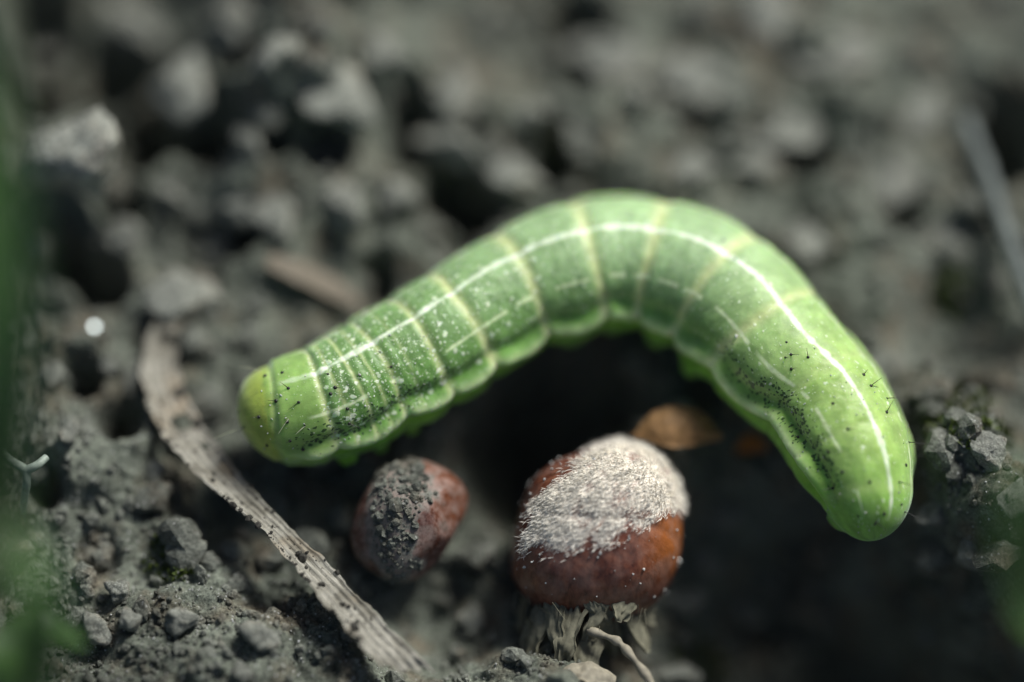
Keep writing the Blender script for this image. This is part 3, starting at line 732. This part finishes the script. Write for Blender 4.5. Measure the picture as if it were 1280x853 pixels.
# ---------------------------------------------------------------- clods, crumbs
clod_me = []
for k in range(8):
    q, f = ico(4)
    rk = np.random.default_rng(1000+k); pl = rk.normal(size=(11, 3)); pl /= np.linalg.norm(pl, axis=1)[:, None]; of = rk.uniform(0.62, 0.95, 11)
    dd = q@pl.T; rr_ = np.min(np.where(dd > 0.05, of/np.maximum(dd, 0.05), 9), axis=1); rr_ = np.minimum(rr_, 1.25)
    q = q*(rr_*(1+0.30*n3(q, 0.85, 1000+k*13, 3)+0.20*n3(q, 2.4, 1100+k*13, 4)))[:, None]
    q += 0.05*np.stack([n3(q, 7, 1200+k, 2), n3(q, 7, 1230+k, 2), n3(q, 7, 1260+k, 2)], -1)
    q *= 1.0/np.abs(q).max()
    clod_me.append(mesh_np('soil_clod', q/MM*1.0, f)); clod_me[-1].materials.append(M_clod)
def clod(px, py, r_px, k, sx=1.0, sy=1.0, sz=0.8, rot=None, up=0.35, label=None, group=None):
    p = on_soil(px, py); r = r_px/PXMM
    p = on_soil(px, py+r_px*0.25)
    o = bpy.data.objects.new('soil_clod', clod_me[k % 8]); C.objects.link(o)
    o.location = Vector((p[0], p[1], p[2]+r*sz*up))*MM
    o.scale = (r*sx*MM, r*sy*MM, r*sz*MM)
    o.rotation_euler = (random.uniform(-0.3, 0.3), random.uniform(-0.3, 0.3), rot if rot is not None else random.uniform(0, 6.28))
    tag(o, label, 'soil clod', group); return o
clod(95, 215, 76, 0, 1.0, 0.9, 0.95, 0.6, 1.1, 'largest pale angular soil clod at the edge of the dark hollow')
clod(232, 122, 52, 1, 1, 0.9, 0.9, 1.2, 0.9, 'rounded grey soil clod standing alone in the dark hollow')
clod(562, 190, 44, 2, 1.25, 0.7, 0.8, -0.5, 0.6, 'oblong pale soil clod lying against a rounder one behind the caterpillar')
clod(642, 226, 40, 3, 1, 1, 0.85, 0.3, 0.6, 'rounded pale soil clod touching an oblong clod behind the caterpillar')
clod(568, 118, 46, 4, 1.1, 0.9, 0.8, 0.9, 0.5, 'broad soil clod just beyond the oblong pale clod')
clod(662, 148, 30, 5, 1, 1, 0.8, 0.2, 0.5, 'small tan soil clod beyond the rounded pale clod')
clod(582, 296, 26, 6, 1.2, 0.8, 0.8, 0.2, 0.5, 'small soil clod tucked close behind the middle of the caterpillar')
clod(208, 240, 30, 7, 1.5, 0.7, 0.7, -0.7, 0.5, 'long narrow soil clod beside the largest pale clod')
clod(160, 300, 32, 2, 0.8, 1.2, 0.8, 0.2, 0.5, 'upright soil clod between the glinting flake and the largest pale clod')
clod(225, 368, 44, 3, 1.2, 1.0, 0.7, 0.4, 0.35, 'grey soil clod under the far end of the dry grass strip')
clod(430, 110, 62, 4, 1.1, 1, 0.6, 2.0, 0.35, 'wide low soil clod behind the rounded clod of the hollow')
clod(345, 70, 40, 5, 1, 1, 0.8, 0.5, 0.45, 'dim soil clod at the far rim of the dark hollow')
clod(800, 126, 27, 6, 1, 1, 0.95, 0.0, 0.7, 'small round bead of soil alone on open ground beyond the caterpillar')
for px, py, r, lb in [(150, 738, 23, 'upright knobbly soil clod below the broken crust edge'), (122, 782, 27, 'large knobbly soil clod beside the short arching grass blade'), (166, 775, 20, 'small knobbly soil clod wedged between two larger knobbly ones'),
                      (228, 772, 27, 'flat topped grainy soil clod lying between the knobbly clods and the grass strip'), (322, 790, 30, 'large grainy soil clod close to the frayed end of the grass strip'), (300, 838, 18, 'smallest grainy soil clod near the frayed end of the grass strip')]:
    clod(px, py, r, int(px) % 8, 1, 0.9, 0.95, None, 0.45, lb, 'knobbly clods on the crusted soil')
for px, py, r, lb in [(190, 590, 24, 'soil clod in the dark groove beside the dry grass strip'), (168, 470, 20, 'small soil clod touching the outer bend of the dry grass strip'), (140, 455, 17, 'crumbly little soil clod next to the one touching the strip bend'),
                      (62, 470, 26, 'grey soil clod between the tall grass blade and the glinting flake'), (88, 540, 20, 'small soil clod close to the forked rootlet'), (196, 420, 15, 'tiny soil clod beside the half buried far end of the grass strip')]:
    clod(px, py, r, int(px) % 8, 1, 0.9, 0.85, None, 0.45, lb, 'clods beside the bend of the grass strip')
for px, py, r in [(905, 640, 32), (880, 695, 26), (848, 745, 30), (845, 842, 30), (1000, 690, 22), (930, 760, 26), (600, 690, 20), (590, 770, 24)]:
    clod(px, py, r, int(px) % 8, 1.2, 0.9, 0.7, None, 0.4, 'dim soil clod in the shadowed hollow around the large nut', 'clods in the hollow around the large nut')
for px, py, r in [(1170, 640, 26), (1235, 560, 32), (1150, 690, 24), (1215, 690, 30), (1265, 620, 26), (1180, 570, 20)]:
    clod(px, py, r, int(px) % 8, 1.1, 0.9, 0.7, None, 0.35, 'dark soil clod in the mossy bank beside the caterpillar tail', 'clods in the mossy bank')
for px, py, r in [(880, 90, 50), (985, 150, 44), (920, 190, 40), (1050, 60, 46), (1100, 220, 48), (1020, 290, 36), (870, 200, 34), (1150, 130, 40), (760, 60, 44), (730, 160, 32), (1180, 300, 36), (960, 20, 44)]:
    clod(px, py, r, int(px) % 8, 1.35, 1.1, 0.32, None, 0.2, 'low soft edged soil clod on the open ground beyond the caterpillar', 'low clods on the open ground')
for px, py, r in [(60, 60, 40), (170, 30, 44), (290, 30, 36), (40, 310, 34), (300, 240, 34), (270, 310, 30), (310, 180, 26), (480, 60, 40), (400, 200, 46), (350, 270, 40), (430, 260, 42), (330, 130, 28), (500, 240, 34)]:
    clod(px, py, r, int(px+py) % 8, 1.1, 0.9, 0.75, None, 0.4, 'lumpy soil clod in and around the dark hollow behind the grass strip', 'clods in and around the dark hollow')

r_ = np.random.default_rng(31)
def scatter(n, x0, x1, y0, y1, mean, sig, lo, hi, seed, sub=1, clump=0.0):
    x = r_.uniform(x0, x1, n*3); y = r_.uniform(y0, y1, n*3)
    w = np.clip(0.5+1.2*fbm(x*0.35, y*0.35, 3, seed), 0.03, 1)
    k = r_.uniform(0, 1, n*3) < w; x, y = x[k][:n], y[k][:n]
    if clump: k = (np.abs(x) > 27) | (y < -22) | (y > 30); x, y = x[k], y[k]
    s = np.clip(r_.lognormal(mean, sig, len(x)), lo, hi)
    return crumb_set(np.column_stack([x, y, H(x, y)+s*0.25]), s, seed, sub)
JJ = Joint()
JJ.add(*scatter(2600, -80, 80, -75, 75, -0.3, 0.45, 0.35, 2.2, 40, 1, 1))
JJ.add(*scatter(420, -25, 25, -19, 24, -0.8, 0.4, 0.25, 0.95, 41, 2))
JJ.add(*scatter(1700, -24, 24, -19, 20, -1.6, 0.4, 0.1, 0.45, 42, 1))
JJ.add(*scatter(6500, -24, 24, -19.5, 2, -2.35, 0.4, 0.05, 0.2, 43, 1))
tag(link('soil_crumbs', JJ.mesh('soil_crumbs', False), M_crumb), 'loose grey crumbs of soil strewn over the ground', 'crumbs', kind='stuff')
# tiny pale sand grains
t = NT('sand'); co = t.coord(); nn = t.noise(co, 1.5, 2)
t.set(Base_Color=t.ramp(nn.outputs[0], [(0.3, (0.35, 0.35, 0.32)), (0.7, (0.72, 0.74, 0.72))]), Roughness=0.22, Specular_IOR_Level=0.6, Transmission_Weight=0.25)
M_sand = t.m
x = r_.uniform(-24, 24, 3200); y = r_.uniform(-19.5, 6, 3200)
v, f = crumb_set(np.column_stack([x, y, H(x, y)+0.02]), r_.uniform(0.022, 0.06, 3200), 51, 1)
tag(link('sand_grains', mesh_np('sand_grains', v, f, False), M_sand), 'tiny glittering pale sand grains on the soil', 'sand', kind='stuff')
pts = []; szs = []
for k in range(420):
    q = r_.uniform()
    if q < 0.5: px, py = r_.uniform(295, 560), r_.uniform(400, 585)
    elif q < 0.85: px, py = r_.uniform(950, 1140), r_.uniform(430, 670)
    else: px, py = r_.uniform(560, 950), r_.uniform(260, 450)
    h_ = hit(px, py)
    if h_ and r_.uniform() < 0.42: pts.append(np.array(h_[0])+np.array(h_[1])*0.02); szs.append(r_.uniform(0.022, 0.05)*(1.8 if r_.uniform() < 0.06 else 1))
v, f = crumb_set(np.array(pts), szs, 52, 1)
tag(link('sand_grains', mesh_np('sand_specks', v, f, False), M_sand), 'white sand specks clinging to the caterpillar skin', 'sand', kind='stuff')
# specks on the nut and dirt on the strip
d = r_.normal(size=(500, 3)); d /= np.linalg.norm(d, axis=1)[:, None]; d = d[d[:, 2] > -0.2][:170]
v, f = crumb_set((nut_shape(d)+d*0.03)@B3+Cn, np.clip(r_.lognormal(-3.35, 0.45, len(d)), 0.015, 0.1), 53, 1)
tag(link('sand_grains', mesh_np('nut_specks', v, f, False), M_sand), 'white sand specks clinging to the large nut', 'sand', kind='stuff')
ii = np.clip((r_.normal(size=240)*0.05+r_.choice([0.2, 0.33, 0.5, 0.62, 0.7, 0.86], 240))*nu, 0, nu-1).astype(int); jv = np.where(r_.uniform(size=240) < 0.45, r_.integers(0, 4, 240), r_.integers(0, nv, 240))
ok = ~hole[ii, jv]; pts = Ps[ii, jv][ok]+np.array([0, 0, 0.05])
M_dirt = plain('dirt', (0.045, 0.043, 0.036), 0.85, 0.3)
v, f = crumb_set(pts, np.clip(r_.lognormal(-3.0, 0.7, len(pts)), 0.02, 0.32), 54, 1)
tag(link('dirt_crumbs', mesh_np('dirt_crumbs', v, f, False), M_dirt), 'dark dirt crumbs stuck along the dry grass strip', 'dirt', kind='stuff')

# ---------------------------------------------------------------- leaf scraps, stalks, seedling
def ribbon(path, widths, tilt=0.0, thick=0.06, nu=40, nv=9, cup=0.0, wob=0.05, seed=0):
    Pp = catmull(path, nu); wd = np.interp(np.linspace(0, 1, nu), np.linspace(0, 1, len(widths)), widths)
    T_ = np.gradient(Pp, axis=0); T_ /= np.linalg.norm(T_, axis=1)[:, None]
    S_ = np.cross(T_, [0, 0, 1.0]); S_ /= np.linalg.norm(S_, axis=1)[:, None]+1e-9; N_ = np.cross(S_, T_)
    S2_ = S_*math.cos(tilt)+N_*math.sin(tilt); N2 = -S_*math.sin(tilt)+N_*math.cos(tilt)
    v_ = np.linspace(-1, 1, nv)
    u3, v3 = np.meshgrid(np.linspace(0, 1, nu), v_, indexing='ij')
    Q = Pp[:, None]+S2_[:, None]*(wd[:, None]*v_[None])[..., None]+N2[:, None]*((cup*v3**2)*wd[:, None]+wob*fbm(u3*8, v3*1.5, 3, seed))[..., None]
    top = Q.reshape(-1, 3); nn = np.repeat(N2, nv, 0)*thick/2; n_ = nu*nv; F1 = grid_faces(nu, nv)
    edge = np.concatenate([np.arange(nv), np.arange(nv-1, n_, nv)[1:], np.arange(n_-1, n_-nv-1, -1)[1:], np.arange(n_-nv, -1, -nv)[1:]])
    rim = np.column_stack([edge[:-1], edge[1:], edge[1:]+n_, edge[:-1]+n_])
    return np.vstack([top+nn, top-nn]), np.vstack([F1[:, ::-1], F1+n_, rim[:, ::-1]])
M_scrap = plain('brown_leaf', (0.23, 0.130, 0.052), 0.7, 0.35)
M_scrap2 = plain('rust_leaf', (0.34, 0.13, 0.025), 0.55, 0.35)
def soilpath(pix, up): return [on_soil(a, b, u) for (a, b), u in zip(pix, up if isinstance(up, (list, tuple)) else [up]*len(pix))]
b0 = at(850, 530, 0.2)
v, f = ribbon([at(792, 545, 0.7), at(826, 533, 1.4), at(864, 533, 1.3), at(902, 548, 0.7)], [0.06, 0.75, 0.95, 0.8, 0.1], -0.25, 0.12, 40, 11, -0.35, 0.16, 61)
tag(link('leaf_scrap', mesh_np('leaf_scrap', v, f), M_scrap), 'tan curled dead leaf scrap in the hollow inside the caterpillar curl', 'leaf scrap')
v, f = ribbon(soilpath([(918, 568), (940, 563), (958, 566)], [0.2, 0.6, 0.3]), [0.05, 0.5, 0.08], -0.4, 0.12, 20, 9, -0.3, 0.1, 62)
tag(link('leaf_scrap', mesh_np('leaf_scrap', v, f), M_scrap2), 'small rust orange leaf scrap beside the caterpillar belly', 'leaf scrap')
v, f = ribbon(soilpath([(335, 335), (375, 350), (415, 368), (450, 392)], 0.75), [0.35, 0.6, 0.6, 0.25], 0.1, 0.12, 26, 9, -0.2, 0.1, 63)
tag(link('leaf_scrap', mesh_np('leaf_scrap', v, f), plain('tan_leaf', (0.165, 0.145, 0.112), 0.8, 0.2)), 'flat faded tan leaf scrap behind the caterpillar head', 'leaf scrap')
v, f = ribbon([at(206, 415, 0.9), at(216, 385, 0.9), at(240, 366, 0.8), at(262, 372, 0.6), at(280, 385, 0.4)], [0.5, 0.9, 1.1, 0.9, 0.4], 0.2, 0.08, 30, 9, -0.2, 0.12, 64)
tag(link('leaf_scrap', mesh_np('leaf_scrap', v, f), M_dry), 'pale dry curl folded over at the end of the grass strip', 'leaf scrap')
pp = catmull([at(735, 788, -0.6), at(768, 800, -0.4), at(782, 812, -0.4), at(806, 842, -0.4), at(830, 880, -0.6)], 40)
v, f = tube(pp, 0.17+0.05*np.sin(np.arange(40)*0.7), 8)
tag(link('straw', mesh_np('straw', v, f), M_straw), 'thin bent straw sticking out from under the large nut', 'straw')
v, f = ribbon([at(690, 853, -0.9), at(712, 840, -0.6), at(740, 838, -0.6), at(770, 850, -0.9)], [0.2, 0.5, 0.6, 0.3], 0.3, 0.1, 24, 9, -0.3, 0.2, 66)
tag(link('leaf_scrap', mesh_np('leaf_scrap', v, f), M_straw), 'crumpled straw coloured scrap below the husk of the large nut', 'leaf scrap')
# pale forked rootlet in the foreground soil
j = Joint(); z0 = 3.0
fork = at(33, 588, z0)
for pts_, rr in [([at(-12, 548, z0-0.6), at(8, 572, z0), fork], (0.17, 0.2)), ([fork, at(46, 582, z0+0.2), at(58, 572, z0+0.1)], (0.2, 0.17)), ([fork, at(33, 606, z0-0.5), at(29, 628, z0-1.6), at(28, 640, z0-2.6)], (0.2, 0.14))]:
    pq = catmull(pts_, 16); v, f = tube(pq, np.linspace(rr[0], rr[1], 16), 10); j.add(v, f)
tag(link('rootlet', j.mesh('rootlet'), plain('rootlet', (0.30, 0.36, 0.30), 0.5, 0.4)), 'pale forked rootlet standing out of the soil among grass blades', 'rootlet')
v, f = tube(catmull([at(1205, 150, 0.6), at(1238, 230, 1.0), at(1264, 310, 1.1), at(1296, 400, 0.6)], 40), 0.36+0.03*np.sin(np.arange(40)*0.9), 10)
tag(link('dry_stalk', mesh_np('dry_stalk', v, f), plain('grey_stalk', (0.12, 0.14, 0.13), 0.6, 0.3)), 'dull grey dry stalk lying on the ground beyond the caterpillar tail', 'stalk')
# added reflective flake, tilted to throw a sun glint at the camera
dp = on_soil(118, 412); nfl = np.array(sdir)+(CAM-dp)/np.linalg.norm(CAM-dp); nfl /= np.linalg.norm(nfl)
fa_ = np.cross(nfl, [0, 0, 1.0]); fa_ /= np.linalg.norm(fa_); fb_ = np.cross(nfl, fa_)
an = np.arange(7)/7*6.283; rr_ = 0.15*np.random.default_rng(5).uniform(0.75, 1.15, 7)
ring = (np.cos(an)*rr_)[:, None]*fa_+(np.sin(an)*rr_)[:, None]*fb_+dp+np.array([0, 0, 0.22])
V = np.vstack([ring+nfl*0.05, ring*1.0-nfl*0.05, (ring+nfl*0.05).mean(0), ring.mean(0)-nfl*0.05]); i7 = np.arange(7); j7 = (i7+1) % 7
F = np.vstack([np.column_stack([i7, j7, np.full(7, 14)]), np.column_stack([j7+7, i7+7, np.full(7, 15)]), np.column_stack([i7, i7+7, j7+7]), np.column_stack([i7, j7+7, j7])])
t = NT('glint_metal'); t.set(Base_Color=(0.62, 0.70, 0.70), Roughness=0.5, Metallic=0.9)
tag(link('glint_flake', mesh_np('glint_flake', V, F, False), t.m), 'small reflective flake added as a bright glint on the soil before the upright clod', 'mineral flake')

# moss cushions
t = NT('moss'); co = t.coord(); nn = t.noise(co, 1.2, 3)
t.set(Base_Color=t.ramp(nn.outputs[0], [(0.3, (0.03, 0.05, 0.008)), (0.7, (0.10, 0.14, 0.015))]), Roughness=0.6)
for px, py, rr, lab in [(1190, 365, 26, 'dark yellowish moss tuft beyond the caterpillar tail'), (1215, 520, 60, 'thin dark green moss on the bank beside the caterpillar tail'), (215, 700, 34, 'sparse green moss on the crust below the dry grass strip'), (880, 830, 40, 'dim moss in the hollow below the large nut')]:
    c = on_soil(px, py); n_l = 260 if rr < 50 else 520; r = rr/PXMM
    an = r_.uniform(0, 6.283, n_l); rad_ = r*np.sqrt(r_.uniform(0, 1, n_l)); x = c[0]+rad_*np.cos(an); y = c[1]+rad_*np.sin(an); z = H(x, y)
    dirn = r_.normal(0, 0.5, (n_l, 3)); dirn[:, 2] = 1; dirn /= np.linalg.norm(dirn, axis=1)[:, None]; L = r_.uniform(0.2, 0.55, (n_l, 1))
    p0 = np.column_stack([x, y, z-0.03]); s = np.cross(dirn, r_.normal(size=(n_l, 3))); s /= np.linalg.norm(s, axis=1)[:, None]; q2 = np.cross(s, dirn)
    V = np.stack([p0+s*0.03, p0-s*0.03, p0+dirn*L*0.55+s*0.075+q2*0.03, p0+dirn*L*0.55-s*0.075+q2*0.03, p0+dirn*L], 1)
    F = np.array([[0, 1, 3], [0, 3, 2], [2, 3, 4]])[None]+(np.arange(n_l)*5)[:, None, None]
    tag(link('moss', mesh_np('moss', V.reshape(-1, 3), F.reshape(-1, 3)), t.m), lab, 'moss', kind='stuff')

# ---------------------------------------------------------------- green grass blades at the margin
t = NT('grass_blade'); co = t.coord(); nn = t.noise(co, 0.6, 4)
t.set(Base_Color=t.ramp(nn.outputs[0], [(0.3, (0.035, 0.085, 0.02)), (0.7, (0.075, 0.15, 0.04))]), Roughness=0.45, Specular_IOR_Level=0.4, Subsurface_Weight=0.2, Subsurface_Radius=(0.5, 1, 0.2), Subsurface_Scale=0.3*MM)
M_grass = t.m
def blade(path, widths, lab, tilt=0.0, seed=0):
    v, f = ribbon(path, widths, tilt, 0.14, 50, 9, 0.25, 0.12, seed)
    tag(link('grass_blade', mesh_np('grass_blade', v, f), M_grass), lab, 'grass')
g0 = at(-60, 900, 0)
blade([np.array([-25.5, -17, hz(-25.5, -17)]), at(-20, 700, 14), at(10, 440, 23), at(-24, 60, 30), at(-50, -120, 35)], [0.9, 1.3, 1.4, 1.0, 0.2], 'tall upright green grass blade at the margin next to the forked rootlet', 0.2, 71)
blade([np.array([-24.0, -21, hz(-24, -21)]), at(-10, 870, 6), at(25, 800, 7), at(65, 785, 7), at(108, 806, 6)], [0.9, 1.1, 1.1, 0.9, 0.1], 'short green grass blade arching over the crusted soil', 0.25, 72)
blade([np.array([-22.0, -23, hz(-22, -23)]), at(20, 910, 8), at(40, 850, 14), at(45, 740, 18), at(15, 640, 19)], [0.9, 1.5, 1.4, 1.0, 0.1], 'bent green grass blade crossing the short arching blade', -0.3, 73)
blade([np.array([26.0, -15, hz(26, -15)]), at(1315, 790, 9), at(1284, 710, 14), at(1276, 630, 17), at(1288, 560, 18)], [0.9, 1.2, 1.2, 0.8, 0.1], 'green grass blade at the margin of the mossy bank', 0.2, 74)
